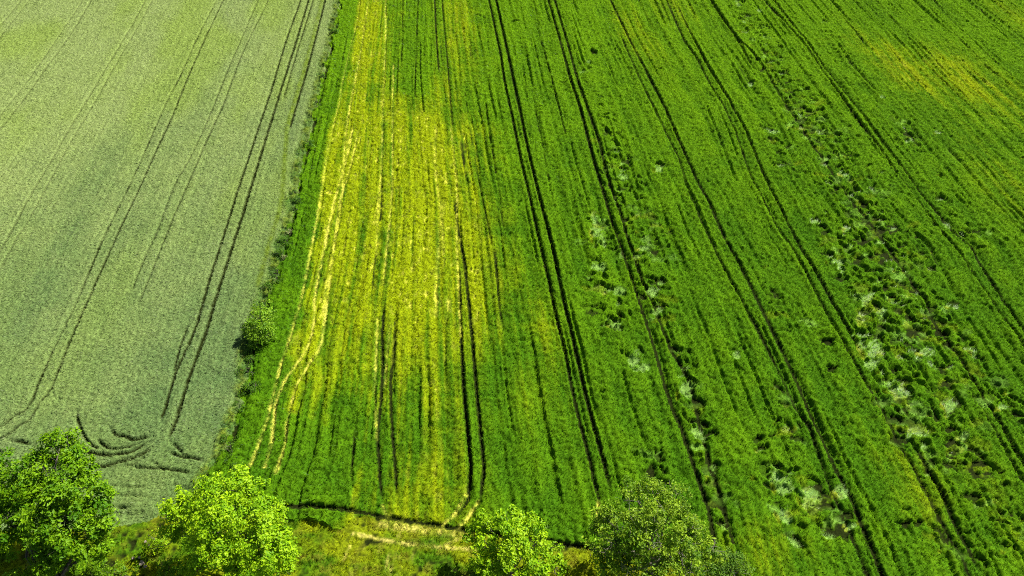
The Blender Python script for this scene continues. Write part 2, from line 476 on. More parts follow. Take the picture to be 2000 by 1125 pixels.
ZONES = [('1140,120 1175,230 1215,330', 18, 8, .3), ('1190,290 1225,380 1260,480 1285,640', 42, 60, .3), ('1150,430 1175,540 1195,650', 30, 22, .5),
         ('1440,5 1500,120 1560,210 1600,270', 34, 115, .3), ('1600,270 1650,350 1690,420', 50, 55, .3), ('1600,430 1650,540 1690,640', 32, 32, .5), ('1690,420 1740,540 1790,680', 75, 170, .28),
         ('1740,640 1810,780 1880,940', 75, 75, .3), ('1720,720 1790,860', 35, 28, .4), ('1600,60 1655,125', 22, 10, .2), ('1740,240 1800,300', 22, 10, .3), ('1490,250 1545,335', 18, 8, .4),
         ('1490,915 1600,990 1650,1050', 50, 26, .4), ('1330,700 1380,870', 18, 16, .4), ('1380,900 1420,1050', 14, 12, .4), ('1860,640 1990,830', 35, 14, .4), ('1900,860 1990,1080', 45, 14, .25), ('1540,160 1590,230', 22, 16, .2),
         ('1590,640 1640,720', 22, 6, .2), ('1500,560 1545,660', 16, 6, .1), ('1510,740 1560,900', 14, 12, .25), ('1800,1000 1880,1100', 40, 8, .2), ('1250,880 1300,960', 30, 5, .1), ('1820,400 1930,480', 25, 8, .2)]
for txt, w, n, pl in ZONES:
    q = [tuple(map(float, t.split(','))) for t in txt.split()]
    for k in range(int(n * .5)):
        t = LR.uniform(0, len(q) - 1.001)
        i = int(t)
        x, y, _ = at(q[i][0] + (q[i + 1][0] - q[i][0]) * (t - i) + LR.gauss(0, w * .6), q[i][1] + (q[i + 1][1] - q[i][1]) * (t - i) + LR.gauss(0, 8))
        stamp(x, y, LR.uniform(.6, 1.6), LR.uniform(.4, .9), LR.uniform(-.6, .6), LR.choice(('pit', 'org', 'pale')), LR.uniform(.2, .5))
# big pale patches seen in the photo: u, v, radius across, radius deep, turn
for a in [(1700, 685, 1.8, 1.9, .3), (1693, 715, .9, 1.0, 0), (1688, 590, 1.5, .7, .5), (1718, 612, .8, 1.1, 1.2), (1682, 628, .8, .9, .2), (1630, 515, 1.6, .5, .2), (1640, 530, .7, 1.0, 0),
          (1755, 765, 1.2, 1.2, .2), (1808, 692, 1.1, .7, .4), (1856, 603, .8, .4, -.2), (1895, 690, .6, .8, 0), (1850, 795, 1.0, .8, 0), (1790, 850, 1.3, .8, -.1),
          (1166, 460, 1.1, 1.9, .2), (1160, 440, .5, 2.0, 0), (1172, 525, 1.2, .9, .4), (1200, 575, 1.5, .9, .2), (1196, 635, .8, 1.1, .6), (1240, 712, 1.4, 1.4, .6), (1285, 335, .9, 1.0, .3),
          (1215, 350, .9, .8, 0), (1255, 490, 1.0, .4, .2), (1273, 575, .9, 1.0, 0), (1335, 765, 1.1, 1.5, .3), (1360, 850, .9, 1.0, .2), (1438, 700, .5, .8, .2),
          (1525, 945, 1.3, 1.7, .5), (1575, 975, 1.4, 1.3, .3), (1530, 1010, .9, 1.0, .2), (1650, 450, .7, .5, 0), (1712, 480, .8, .6, 0), (1590, 436, .8, .5, .3), (1450, 48, .7, .8, 1.0), (1440, 12, .8, .7, .3),
          (1480, 25, .6, .7, .8), (1490, 75, .8, .5, .5), (1505, 262, 1.0, .5, 0), (1525, 328, 1.0, .45, .2), (1560, 255, .6, .5, 0), (1648, 345, .7, .9, .6), (1148, 125, .9, .5, .2), (1465, 170, .6, .5, .3), (1608, 48, .6, .4, 0), (1830, 262, .7, .6, .3),
          (1720, 195, .7, .7, .6), (1775, 278, 1.0, .5, .3), (1880, 855, .8, .6, .2), (1955, 800, .9, .5, 0), (1640, 965, .9, .9, 0), (1660, 1030, .8, .5, .2), (1755, 700, .6, .5, 0)]:
    x, y, _ = at(a[0], a[1])
    stamp(x, y, a[2] * .92, a[3] * .92, a[4], 'pale', .9)
    if LR.random() < .5: stamp(x - a[2] * .9, y - a[3] * .4, .35, a[3] * .8, 0, 'org', LR.uniform(.5, .9))
# single hollows that can be told in the photo
for a in [(1625, 505, 1.5), (1640, 520, .7), (1700, 575, 1.1), (1705, 600, .9), (1690, 612, 1.1), (1690, 655, 1.3), (1712, 660, .8), (1730, 688, .8), (1722, 730, .8), (1735, 722, .7), (1862, 597, 1.1),
          (1785, 650, 1.2), (1795, 655, 1.0), (1815, 712, .8), (1840, 725, 1.0), (1845, 755, 1.3), (1860, 780, 1.2), (1780, 830, 1.2), (1870, 825, .9), (1880, 860, 1.1), (1905, 890, 1.2), (1915, 930, 1.3), (1895, 975, 1.3), (1985, 1010, 1.1), (1960, 1008, .8),
          (1208, 490, .9), (1188, 470, .8), (1180, 440, .9), (1248, 420, 1.0), (1268, 465, 1.1), (1295, 487, 1.0), (1280, 505, .9), (1255, 515, .8), (1285, 560, 1.3), (1290, 605, 1.1), (1180, 545, .9), (1185, 570, .7), (1215, 580, .8), (1145, 605, .9), (1210, 618, .8),
          (1220, 698, 1.3), (1250, 690, 1.0), (1320, 685, 1.0), (1335, 690, .8), (1375, 835, 1.1), (1383, 850, 1.0), (1430, 688, .9), (1445, 685, .8), (1290, 325, 1.0),
          (1490, 925, 1.6), (1515, 930, 1.0), (1545, 925, 1.0), (1590, 955, 1.5), (1610, 968, 1.3), (1545, 1035, 1.2), (1552, 1055, 1.2), (1500, 955, .9), (1640, 1038, 1.2), (1515, 990, 1.3), (1790, 1025, .9), (1755, 1025, 1.0), (1480, 860, .9), (1485, 880, .8), (1660, 830, .6), (1675, 870, .8),
          (1445, 40, 1.1), (1462, 35, .8), (1455, 65, 1.1), (1440, 5, 1.0), (1490, 55, .9), (1500, 255, .9), (1500, 275, .9), (1520, 280, 1.0), (1530, 325, 1.3), (1535, 290, .9), (1552, 338, .8), (1608, 45, 1.0), (1650, 112, .9), (1660, 128, .9), (1645, 95, .7),
          (1008, 45, 1.0), (1110, 8, 1.0), (1150, 128, 1.2), (1148, 138, .9), (1160, 105, 1.2), (1163, 185, .8), (1170, 210, .8), (1185, 265, 1.2), (1200, 285, 1.5), (1218, 320, 1.3), (1220, 335, 1.1), (1225, 370, 1.2), (1098, 165, .7), (1100, 180, .7), (1465, 165, 1.0),
          (1360, 165, .7), (1675, 270, .8), (1720, 340, .7), (1770, 265, 1.4), (1785, 275, 1.0), (1793, 300, .8), (1830, 262, .9), (1742, 235, 1.0), (1850, 440, 1.2), (1905, 455, .9), (1912, 465, .9), (1890, 680, 1.1), (1900, 700, .9), (1960, 797, 1.3), (1985, 825, 1.2), (1990, 790, .8)]:
    pit(a[0], a[1], a[2] * .92, .35)
for txt, w, n, pl in ZONES:
    q = [tuple(map(float, t.split(','))) for t in txt.split()]
    for k in range(n):
        t = LR.uniform(0, len(q) - 1.001)
        i = int(t)
        u = q[i][0] + (q[i + 1][0] - q[i][0]) * (t - i) + LR.gauss(0, w * .55)
        v = q[i][1] + (q[i + 1][1] - q[i][1]) * (t - i) + LR.gauss(0, 6)
        pit(u, v, LR.uniform(.4, .95), pl)
for k in range(70):
    pit(LR.uniform(1000, 2000), LR.uniform(0, 1100), LR.uniform(.25, .5), .15)

# ---- colours (the crop's own, plus painted far sheen and track shade)
def C(*c): return np.array(c, dtype=np.float32)


def mixc(A, B, t): return A + (B - A) * np.clip(t, 0, 1)[..., None]


v3 = lambda a: np.broadcast_to(a, (NY, NX, 3))
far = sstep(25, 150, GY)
green = mixc(v3(C(.052, .158, .001)), v3(C(.168, .335, .001)), .05 + .8 * (f_mid - .3) + .72 * far ** 1.5 + (hash1 - .5) * .2 + (row2 - .5) * .4 + (row1 - .5) * .25)  # lighter far off: sheen painted into the green
cw = mixc(green, v3(C(.41, .47, .002)), sstep(.03, 1.0, YEL))
cw = mixc(cw, v3(C(.52, .49, .07)), STR)
cw = mixc(cw, v3(C(.20, .34, .065)), PALE * (.7 + .5 * hash1))
cw = mixc(cw, v3(C(.30, .32, .008)), ORG * .75)
patch = sstep(.34, .74, fbm(SC / 7 + 5, GY / 16 + 3, 3))
lightb = vnoise(SC / 5 + 12, GY / 40) * 2 - 1
cb = mixc(v3(C(.135, .21, .066)), v3(C(.37, .44, .14)), .12 + .45 * (f_mid - .3) + (hash1 - .5) * .25 + far * .6 + .75 * sstep(-35, -95, GX) * far + .22 * lightb + (row1 - .5) * .16)  # paler far off and to the left: sheen of the awns painted in
cb = mixc(cb, v3(C(.33, .44, .05)), patch * .6 * (.25 + .75 * far))
L0 = dist_lines([pts('640,-40 636,0 618,74 598,149 574,230 567,257 560,380 554,420 533,485 513,562') - np.array([.5, 0])], 2)
cb = mixc(cb, v3(C(.20, .27, .008)), (1 - sstep(.1, .6, L0)) * (.2 + 1.1 * f_sm))
cv = mixc(v3(C(.065, .165, .002)), v3(C(.33, .36, .004)), sstep(.2, .55, fbm(GX / 4 + 30, GY / 2.5, 3)) + (hash1 - .5) * .3)
cv = mixc(cv, v3(C(.26, .20, .02)), sstep(.55, .8, fbm(GX / 1.2 + 70, GY / 1.2, 3) + (hash1 - .5) * .2) * .6)
cv = mixc(cv, v3(C(.50, .43, .10)), STR)
wd = mixc(v3(C(.045, .14, .004)), v3(C(.20, .25, .012)), sstep(.3, .75, f_sm + (f_mid - .5) * .8 + (hash1 - .5) * .4))
cb = mixc(cb, wd, WEED * (.35 + .9 * f_sm))
H = np.where(WEED > .3, H * (.5 + .9 * f_sm), H).astype(np.float32)
cw = mixc(cw, wd, WEED * .3)
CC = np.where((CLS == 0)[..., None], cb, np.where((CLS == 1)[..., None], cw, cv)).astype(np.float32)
soil = C(.013, .018, .003)  # near-black: shade of tracks and hollows painted into the soil colour
SOIL_SHADE = np.maximum(1 - sstep(.08, .26, H), sstep(.12, .5, TRK)) * (1 - STR) * (1 - PALE)

m_canopy = mat_attr('crop_canopy', .9, .03, 0, 5.0)
m_blade = mat_attr('crop_blade', .45, .25, .3)
m_grass = mat_attr('grass_blade', .55, .15, .35)
HW = (1.12 * (.669 * ys + 52.0) * 1000 / FOC + 4)[:, None]
VIS = (np.abs(GX) < HW)
JX = (rng.random((NY, NX)) - .5) * .1
JY = (rng.random((NY, NX)) - .5) * .1
f_clump = vnoise(GX / .42 + 5, GY / .42 + 9)
DROP = np.where(H > .3, .20, 0) * (1 - PALE)
ZR = np.clip(H - DROP + (rng.random((NY, NX)) - .5) * np.where(H > .3, .22, .04) + np.where(H > .3, (f_clump - .5) * np.where(CLS == 0, .12, .28), 0), .03, 2).astype(np.float32)


lean = fbm(GX / 3 + 90, GY / 3 + 20, 2)


def crop_object(name, cls, dens, length, width, tilt, mats, label, cat, kindc, stem=C(.035, .085, .004)):
    sel = VIS[:-1, :-1] & (CLS[:-1, :-1] == cls)
    j, i = np.nonzero(sel)
    idx = np.stack([j * NX + i, j * NX + i + 1, (j + 1) * NX + i + 1, (j + 1) * NX + i], 1)
    used, inv = np.unique(idx.ravel(), return_inverse=True)
    quads = inv.reshape(-1, 4)
    uj, ui = used // NX, used % NX
    V = np.stack([GX[uj, ui] + JX[uj, ui], GY[uj, ui] + JY[uj, ui], ZR[uj, ui]], 1)
    K = mixc(mixc(CC[uj, ui], stem[None, :], np.where(STR[uj, ui] + PALE[uj, ui] > .4, .1, .55)), soil[None, :], SOIL_SHADE[uj, ui])
    # blades, awns and leaves standing in the canopy
    area = sel.sum() * RES * RES
    n = int(area * dens)
    k = rng.integers(0, len(j), n)
    bx_, by_ = xs[i[k]] + rng.random(n) * RES, ys[j[k]] + rng.random(n) * RES
    h, pl, st, c = H[j[k], i[k]], PALE[j[k], i[k]], STR[j[k], i[k]], CC[j[k], i[k]]
    fc = f_clump[j[k], i[k]]
    ok = (h > .2) & (TRK[j[k], i[k]] < .45) & (rng.random(n) < ((.7 + .3 * fc) if cls == 0 else (.25 + 1.3 * fc))) | (rng.random(n) < .06 + .7 * st + .8 * pl)
    bx_, by_, h, pl, st, c = bx_[ok], by_[ok], h[ok], pl[ok], st[ok], c[ok]
    n = len(h)
    L = length * (.6 + .8 * rng.random(n)) * np.where(st > .4, .5, 1) * np.clip(h / .6, .35, 1.0)
    L = np.where(pl > .5, .55 * (.6 + .6 * rng.random(n)), L)
    az = rng.random(n) * 2 * math.pi
    if cls == 0:                                  # ears leaning with the wind
        az = lean[j[k], i[k]][ok] * 7 + rng.normal(0, .9, n)
    az = np.where(pl > .5, math.radians(40) + rng.normal(0, .35, n), az)
    ti = np.radians(tilt) * (.3 + rng.random(n))
    ti = np.where(pl > .5, np.radians(80) + rng.normal(0, .09, n), ti)
    dv = np.stack([np.cos(az) * np.sin(ti), np.sin(az) * np.sin(ti), np.cos(ti)], 1)
    wa = rng.random(n) * 2 * math.pi
    wv = np.stack([np.cos(wa), np.sin(wa), np.zeros(n)], 1) * (width * (.6 + .8 * rng.random(n)))[:, None]
    b = np.stack([bx_, by_, np.maximum(.02, h - np.where(pl > .5, -.03, L * .55))], 1)
    T = b + dv * L[:, None]
    BV = np.stack([b - wv / 2, b + wv / 2, T], 1).reshape(-1, 3)
    cc = c * (.5 + .5 * rng.random(n) + .9 * rng.random(n) ** 4)[:, None]
    BC = np.repeat(cc, 3, axis=0)
    nv = len(V)
    tris = nv + np.arange(n * 3).reshape(-1, 3)
    me = mesh_np(name, np.concatenate([V, BV]), tris, quads, np.concatenate([K, BC]), mats,
                 np.concatenate([np.ones(n), np.zeros(len(quads))]))
    o = bpy.data.objects.new(name, me)
    link(o)
    return tag(o, label, cat, kind=kindc)


crop_object('barley_crop', 0, 75, .36, .04, 55, (m_canopy, m_blade), 'pale grey-green barley field on the left with thin paired wheel tracks', 'crop', 'stuff', C(.05, .10, .025))
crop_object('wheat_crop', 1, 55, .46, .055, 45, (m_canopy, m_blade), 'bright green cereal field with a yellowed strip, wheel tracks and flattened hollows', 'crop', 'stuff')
crop_object('verge_grass', 2, 100, .62, .05, 50, (m_canopy, m_grass), 'rough yellowish grass headland between the crops and the trees', 'grass', 'stuff')

# ------------------------------------------------------------------ ground to the horizon
m_ground, nt, bs, out = mat_new('ground_soil')
co = nt.nodes.new('ShaderNodeTexCoord')
nz = nt.nodes.new('ShaderNodeTexNoise')
nz.inputs['Scale'].default_value = .4
nz.inputs['Detail'].default_value = 8
rp = nt.nodes.new('ShaderNodeValToRGB')
rp.color_ramp.elements[0].position = .35
rp.color_ramp.elements[0].color = (.045, .10, .008, 1)
rp.color_ramp.elements[1].position = .7
rp.color_ramp.elements[1].color = (.10, .16, .02, 1)
nt.links.new(co.outputs['Object'], nz.inputs['Vector'])
nt.links.new(nz.outputs['Fac'], rp.inputs['Fac'])
nt.links.new(rp.outputs['Color'], bs.inputs['Base Color'])
bs.inputs['Roughness'].default_value = .95
gq = np.array([[-4000, -4000, 0], [4000, -4000, 0], [4000, 4000, 0], [-4000, 4000, 0]], dtype=np.float32)
g = link(bpy.data.objects.new('ground', mesh_np('ground', gq, None, np.array([[0, 1, 2, 3]]), None, (m_ground,))))
tag(g, 'flat farmland soil under the crops', 'ground', kind='structure')

# ------------------------------------------------------------------ trees, shrubs, weeds
def mat_bark(name, a, b):
    m, nt, bs, out = mat_new(name)
    co = nt.nodes.new('ShaderNodeTexCoord')
    mp = nt.nodes.new('ShaderNodeMapping')
    mp.inputs['Scale'].default_value = (6, 6, 1.5)
    nz = nt.nodes.new('ShaderNodeTexNoise')
    nz.inputs['Scale'].default_value = 3
    nz.inputs['Detail'].default_value = 6
    rp = nt.nodes.new('ShaderNodeValToRGB')
    rp.color_ramp.elements[0].position = .35
    rp.color_ramp.elements[0].color = (*a, 1)
    rp.color_ramp.elements[1].position = .7
    rp.color_ramp.elements[1].color = (*b, 1)
    nt.links.new(co.outputs['Object'], mp.inputs['Vector'])
    nt.links.new(mp.outputs['Vector'], nz.inputs['Vector'])
    nt.links.new(nz.outputs['Fac'], rp.inputs['Fac'])
    nt.links.new(rp.outputs['Color'], bs.inputs['Base Color'])
    bs.inputs['Roughness'].default_value = .9
    return m


m_bark = mat_bark('bark', (.05, .04, .03), (.14, .115, .09))
m_bark_grey = mat_bark('bark_grey', (.12, .10, .07), (.30, .27, .20))
m_leaf = mat_attr('leaf', .5, .15, .34)


class Tubes:
    """Tapered branches gathered into one mesh."""
    def __init__(s): s.v, s.q, s.n = [], [], 0

    def add(s, path, r0, r1, seg=7):
        path = np.asarray(path, dtype=float)
        m = len(path)
        for k in range(m):
            d = path[min(m - 1, k + 1)] - path[max(0, k - 1)]
            d = d / (np.linalg.norm(d) + 1e-9)
            a = np.cross(d, (0.3, .9, .2)); a /= np.linalg.norm(a) + 1e-9
            b = np.cross(d, a)
            r = r0 + (r1 - r0) * k / (m - 1)
            for t in range(seg):
                g_ = 2 * math.pi * t / seg
                s.v.append(path[k] + (a * math.cos(g_) + b * math.sin(g_)) * r)
        for k in range(m - 1):
            for t in range(seg):
                s.q.append((s.n + k * seg + t, s.n + k * seg + (t + 1) % seg, s.n + (k + 1) * seg + (t + 1) % seg, s.n + (k + 1) * seg + t))
        s.n += m * seg

    def mesh(s, name, m):
        return mesh_np(name, np.array(s.v), None, np.array(s.q), None, (m,), smooth=True)


def bend(p, q, r, amp, n=7):
    p, q = np.asarray(p, float), np.asarray(q, float)
    L = np.linalg.norm(q - p)
    o = np.array([r.gauss(0, 1), r.gauss(0, 1), r.gauss(0, .5)]) * amp * L
    o2 = np.array([r.gauss(0, 1), r.gauss(0, 1), r.gauss(0, .5)]) * amp * L * .5
    return [p + (q - p) * t + o * math.sin(math.pi * t) + o2 * math.sin(2 * math.pi * t) for t in np.linspace(0, 1, n)]


def leaves(lobes, origin, g, size, per_m2, pal, clump=.55, open_=.25, spread=1.0):
    """Leaf sprays on the shells of the lobes. lobes: (x, y, z, r, flatten). Each leaf is a folded pair of triangles."""
    P, Nn, Cc = [], [], []
    ctr = np.mean([l[:3] for l in lobes], axis=0)
    lc = np.array([l[:3] for l in lobes]); lr = np.array([l[3] for l in lobes])
    for (x, y, z, r, fl) in lobes:
        nc = max(4, int(r * r * 12.6 / (clump * clump * 2.2)))
        d = g.normal(size=(nc, 3))
        d[:, 2] += .35
        d /= np.linalg.norm(d, axis=1)[:, None]
        rad = r * (.72 + .36 * g.random(nc))
        rad *= 1 + .22 * np.sin(d[:, 0] * 5 + x) * np.cos(d[:, 1] * 6 + y)
        c = np.stack([x + d[:, 0] * rad, y + d[:, 1] * rad, z + d[:, 2] * rad * fl], 1)
        wv_ = np.sin(c[:, 0] * 1.6 + z) * np.sin(c[:, 1] * 1.8 + x) + np.sin(c[:, 2] * 2.1 + y) * np.sin(c[:, 0] * 1.3 + 2 * y)
        keep = (wv_ * .38 + .5 + g.normal(0, .12, nc)) > open_
        c, d = c[keep], d[keep]
        # drop clumps deep inside other lobes
        inside = (np.linalg.norm(c[:, None, :] - lc[None], axis=2) < lr[None] * .6).any(1)
        c = c[~inside | (g.random(len(c)) < .2)]
        m = max(6, int(per_m2 * clump * clump * 3))
        ni = int(r ** 3 * 2.2)                                         # the shaded inside of the crown
        di = g.normal(size=(ni, 3)); di /= np.linalg.norm(di, axis=1)[:, None]
        c = np.concatenate([c, np.array([x, y, z - .15 * r]) + di * (r * .62 * g.random((ni, 1)) ** .5) * np.array([1, 1, fl])])
        tint = g.normal(0, 1, len(c))
        for q, tn in zip(c, tint):
            cr = clump * (.6 + .8 * g.random())
            dd = g.normal(size=(m, 3)); dd /= np.linalg.norm(dd, axis=1)[:, None]
            rr = cr * g.random(m) ** .5
            pp = q + dd * rr[:, None] * np.array([1, 1, .62]) * spread
            out = pp - np.array([x, y, z - .3 * r]); out /= np.linalg.norm(out, axis=1)[:, None] + 1e-9
            nn = out * .7 + np.array([0, 0, .6]) + g.normal(0, .5, (m, 3))
            P.append(pp); Nn.append(nn)
            t = np.clip(0.5 + .28 * tn + g.normal(0, .22, m), 0, 1)[:, None]
            Cc.append(pal[0] + (pal[1] - pal[0]) * t)
    P, Nn, Cc = np.concatenate(P), np.concatenate(Nn), np.concatenate(Cc)
    Cc = Cc * (.8 + .4 * g.random(len(Cc)))[:, None]
    low = P[:, 2] > .1
    P, Nn, Cc = P[low], Nn[low], Cc[low]
    n = len(P)
    Nn /= np.linalg.norm(Nn, axis=1)[:, None]
    a = np.cross(Nn, g.normal(size=(n, 3))); a /= np.linalg.norm(a, axis=1)[:, None] + 1e-9
    b = np.cross(Nn, a)
    L = (size * (.45 + .7 * g.random(n) + .5 * g.random(n) ** 3))[:, None]
    w = L * .26
    tip, root = P + a * L / 2 - Nn * L * .12, P - a * L / 2
    lft, rgt = P + b * w + Nn * L * .08, P - b * w + Nn * L * .08
    V = np.stack([root, rgt, tip, lft], 1).reshape(-1, 3) - np.asarray(origin)
    k = np.arange(n)[:, None] * 4
    tris = np.concatenate([k + np.array([[0, 1, 2]]), k + np.array([[0, 2, 3]])])
    return V, tris, np.repeat(Cc, 4, axis=0)


def plant(name, label, cat, lobes_px, base, pal, size=.3, per=26, seed=1, bark=None, trunk_r=.25, clump=.55, open_=.25, flat=.85, group=None, limbs=True, twigs=0, crown='crown', dead=None):
    """Tree or shrub: lobes given as (u, v, z, r) are turned into world positions."""
    g = np.random.default_rng(seed)
    r = random.Random(seed)
    L = [(*at(u, v, z), rr, flat) for (u, v, z, rr) in lobes_px]
    bx0, by0 = base if not isinstance(base, str) else (np.mean([l[0] for l in L]), np.mean([l[1] for l in L]))
    org = np.array([bx0, by0, 0.0])
    e = bpy.data.objects.new(name, None)
    e.location = org
    link(e)
    tag(e, label, cat, group)
    V, T, K = leaves(L, org, g, size, per, pal, clump, open_)
    o = bpy.data.objects.new(crown, mesh_np(crown, V, T, None, K, (m_leaf,)))
    link(o, e)
    tb = Tubes()
    top = max(l[2] for l in L)
    fork = np.array([0, 0, top * .32]) + np.array([r.uniform(-.3, .3), r.uniform(-.3, .3), 0]) * (top / 8)
    if limbs:
        tb.add(bend((0, 0, -.2), fork, r, .04, 6), trunk_r * 1.25, trunk_r * .85, 10)
        mid = np.mean([np.array(l[:3]) for l in L], axis=0) - org
        tb.add(bend(fork, mid * np.array([1, 1, 1.0]), r, .06, 6), trunk_r * .8, trunk_r * .45, 8)
    for l in L:
        c = np.array(l[:3]) - org
        s = (fork + (c - fork) * .05) if limbs else np.array([r.uniform(-.2, .2), r.uniform(-.2, .2), 0])
        tb.add(bend(s, c, r, .1, 7), trunk_r * (.55 if limbs else .8), .03, 6)
        for k in range(5 + twigs):
            d = np.array([r.gauss(0, 1), r.gauss(0, 1), r.gauss(.4, .8)])
            d = d / np.linalg.norm(d) * l[3] * r.uniform(.7, 1.12 if twigs else .95)
            s2 = s + (c - s) * r.uniform(.55, 1)
            pth = bend(s2, c + d, r, .08, 5)
            tb.add(pth, .045 if limbs else .02, .012, 5)
            for t in range(2 if twigs else 0):
                d2 = np.array([r.gauss(0, 1), r.gauss(0, 1), r.gauss(.3, .6)]) * .45
                tb.add(bend(pth[3], pth[3] + d2, r, .05, 4), .02, .008, 4)
    o = bpy.data.objects.new('trunk' if limbs else 'stem', tb.mesh('trunk' if limbs else 'stem', bark or m_bark))
    link(o, e)
    if dead:
        db = Tubes()
        for (a, b_, ra) in dead:
            pth = bend(at(*a) - org, at(*b_) - org, r, .05, 7)
            db.add(pth, ra, ra * .3, 6)
            for t in range(4):
                p0 = pth[2 + t]
                db.add(bend(p0, p0 + np.array([r.uniform(-.9, -.1), r.uniform(-.5, .5), r.uniform(-.1, .4)]), r, .06, 4), ra * .35, .01, 4)
        o = bpy.data.objects.new('bare_branch', db.mesh('bare_branch', m_bark))
        tag(o, 'leafless dark branch reaching out to the left')
        link(o, e)
    return e


LIME = (C(.15, .33, .003), C(.40, .60, .008))
MIDG = (C(.065, .185, .002), C(.22, .40, .005))
OLIV = (C(.07, .17, .004), C(.31, .46, .018))


def foot(u, v): return tuple(at(u, v)[:2])


plant('walnut_tree', 'tall deep green tree with dark hollows and a knobbed top, at the bottom left corner', 'tree',
      [(118, 872, 11, 1.7), (95, 890, 10.3, 1.2), (140, 890, 10.3, 1.1), (60, 930, 9.5, 2.1), (150, 935, 9.5, 2.0), (15, 955, 8.5, 2.4), (100, 985, 9.5, 2.6), (172, 985, 8, 1.9), (30, 1025, 8, 2.2),
       (115, 1045, 8.2, 2.1), (185, 1030, 6.8, 1.6), (75, 1065, 7.2, 1.5), (150, 1075, 6.4, 1.6), (-45, 1000, 7.5, 2.4), (190, 1070, 5.2, 1.2), (-30, 935, 8, 1.8), (105, 1105, 5.6, 1.5), (10, 900, 7.8, .9)],
      foot(150, 1150), MIDG, .34, 40, 11, trunk_r=.36, clump=.66, open_=.46)
plant('walnut_tree', 'broad lime green tree with a bare branch, at the corner where the two fields meet', 'tree',
      [(345, 985, 7, 1.2), (368, 1000, 8, 1.9), (420, 978, 9.3, 2.0), (465, 960, 9.8, 1.6), (500, 978, 9.3, 1.7), (528, 1005, 8, 1.5), (440, 1020, 10, 2.3), (490, 1035, 9.6, 2.2), (350, 1028, 6.2, 1.4),
       (425, 1070, 9, 2.0), (508, 1085, 8.2, 2.2), (552, 1078, 6.6, 1.4), (460, 1110, 8, 2.0), (556, 1112, 6, 1.5), (313, 1000, 5.5, .7), (385, 1115, 4.6, 1.3), (540, 1045, 7.6, 1.3), (470, 930, 8.5, .8), (395, 1045, 8, 1.5), (435, 940, 8.2, .7)],
      foot(500, 1120), LIME, .30, 44, 23, trunk_r=.34, clump=.62, open_=.44,
      dead=[((372, 1045, 4.6), (312, 1068, 3.6), .07), ((380, 1030, 5), (330, 1044, 4.4), .05)])
plant('walnut_tree', 'small rounded light green tree on the grass strip, left neighbour of the dark tree', 'tree',
      [(948, 1025, 5, 1.0), (990, 1020, 5.5, 1.2), (1040, 1025, 5.3, .95), (1000, 1058, 6, 1.5), (950, 1068, 5, 1.2), (1050, 1058, 5.2, 1.15), (1078, 1062, 4.4, .8), (932, 1095, 4, 1.0), (985, 1098, 5, 1.5),
       (1045, 1100, 4.8, 1.3), (1090, 1108, 4, .9), (920, 1045, 4, .6), (1012, 1012, 5.2, .7), (960, 1125, 4, 1.1), (1030, 1130, 4.2, 1.2)],
      foot(1000, 1130), LIME, .34, 34, 31, trunk_r=.2, clump=.58, open_=.42)
plant('oak_tree', 'dark olive tree with grey twigs, the only dull coloured crown', 'tree',
      [(1230, 962, 8, 1.2), (1280, 955, 8.6, 1.4), (1320, 980, 8, 1.5), (1180, 1010, 7, 1.3), (1235, 1005, 9, 1.8), (1292, 1015, 9.2, 2.0), (1345, 1035, 7.4, 1.6), (1200, 1055, 7, 1.8), (1260, 1065, 8, 2.0),
       (1330, 1072, 7.6, 1.9), (1168, 1085, 5.5, 1.4), (1215, 1100, 6, 1.6), (1285, 1112, 6.6, 1.8), (1350, 1108, 6, 1.6), (1160, 1030, 5.6, .8), (1390, 1075, 5.2, 1.2), (1250, 1130, 6, 1.6)],
      foot(1275, 1120), OLIV, .27, 38, 41, bark=m_bark_grey, trunk_r=.3, clump=.55, open_=.47, twigs=2)
plant('bush', 'low olive green bush spreading to the right from beneath the dark tree', 'bush',
      [(1405, 1090, 2.6, 1.2), (1440, 1095, 2.0, 1.0), (1390, 1120, 2.6, 1.3), (1425, 1122, 2.0, 1.1), (1460, 1115, 1.3, .7)],
      foot(1420, 1130), (C(.06, .15, .008), C(.17, .30, .02)), .22, 38, 43, bark=m_bark_grey, trunk_r=.06, clump=.4, open_=.25, limbs=False, crown='foliage')
plant('bush', 'lone dense bush on the boundary between the two crops, casting a dark shadow', 'bush',
      [(512, 598, 2.6, 1.15), (524, 618, 2.4, 1.0), (503, 622, 3.0, 1.2), (492, 636, 2.4, 1.0), (516, 640, 2.6, 1.15), (503, 655, 2.2, 1.05), (522, 655, 1.5, .85), (488, 652, 1.5, .8), (500, 672, 1.2, .8)],
      foot(508, 668), (C(.09, .22, .006), C(.28, .46, .02)), .27, 30, 51, trunk_r=.1, clump=.42, open_=.25, limbs=False, crown='foliage')
plant('bush', 'round bright bush cut by the bottom edge below the tall tree in the left corner', 'bush',
      [(50, 1112, 5.2, 1.0), (85, 1122, 4.8, .9), (20, 1130, 4.6, 1.0), (60, 1140, 5, 1.2)],
      foot(55, 1150), MIDG, .27, 30, 61, trunk_r=.07, clump=.4, open_=.22, limbs=False, crown='foliage')
plant('bush', 'wide leafy undergrowth bush at the bottom edge between the two left trees', 'bush',
      [(190, 1108, 1.2, .9), (225, 1118, 1.2, 1.0), (255, 1125, 1.1, .9), (205, 1128, 1.3, 1.0), (178, 1122, 1.2, .9)],
      foot(215, 1135), (C(.07, .18, .003), C(.19, .33, .006)), .22, 36, 63, trunk_r=.05, clump=.4, open_=.3, limbs=False, crown='foliage')
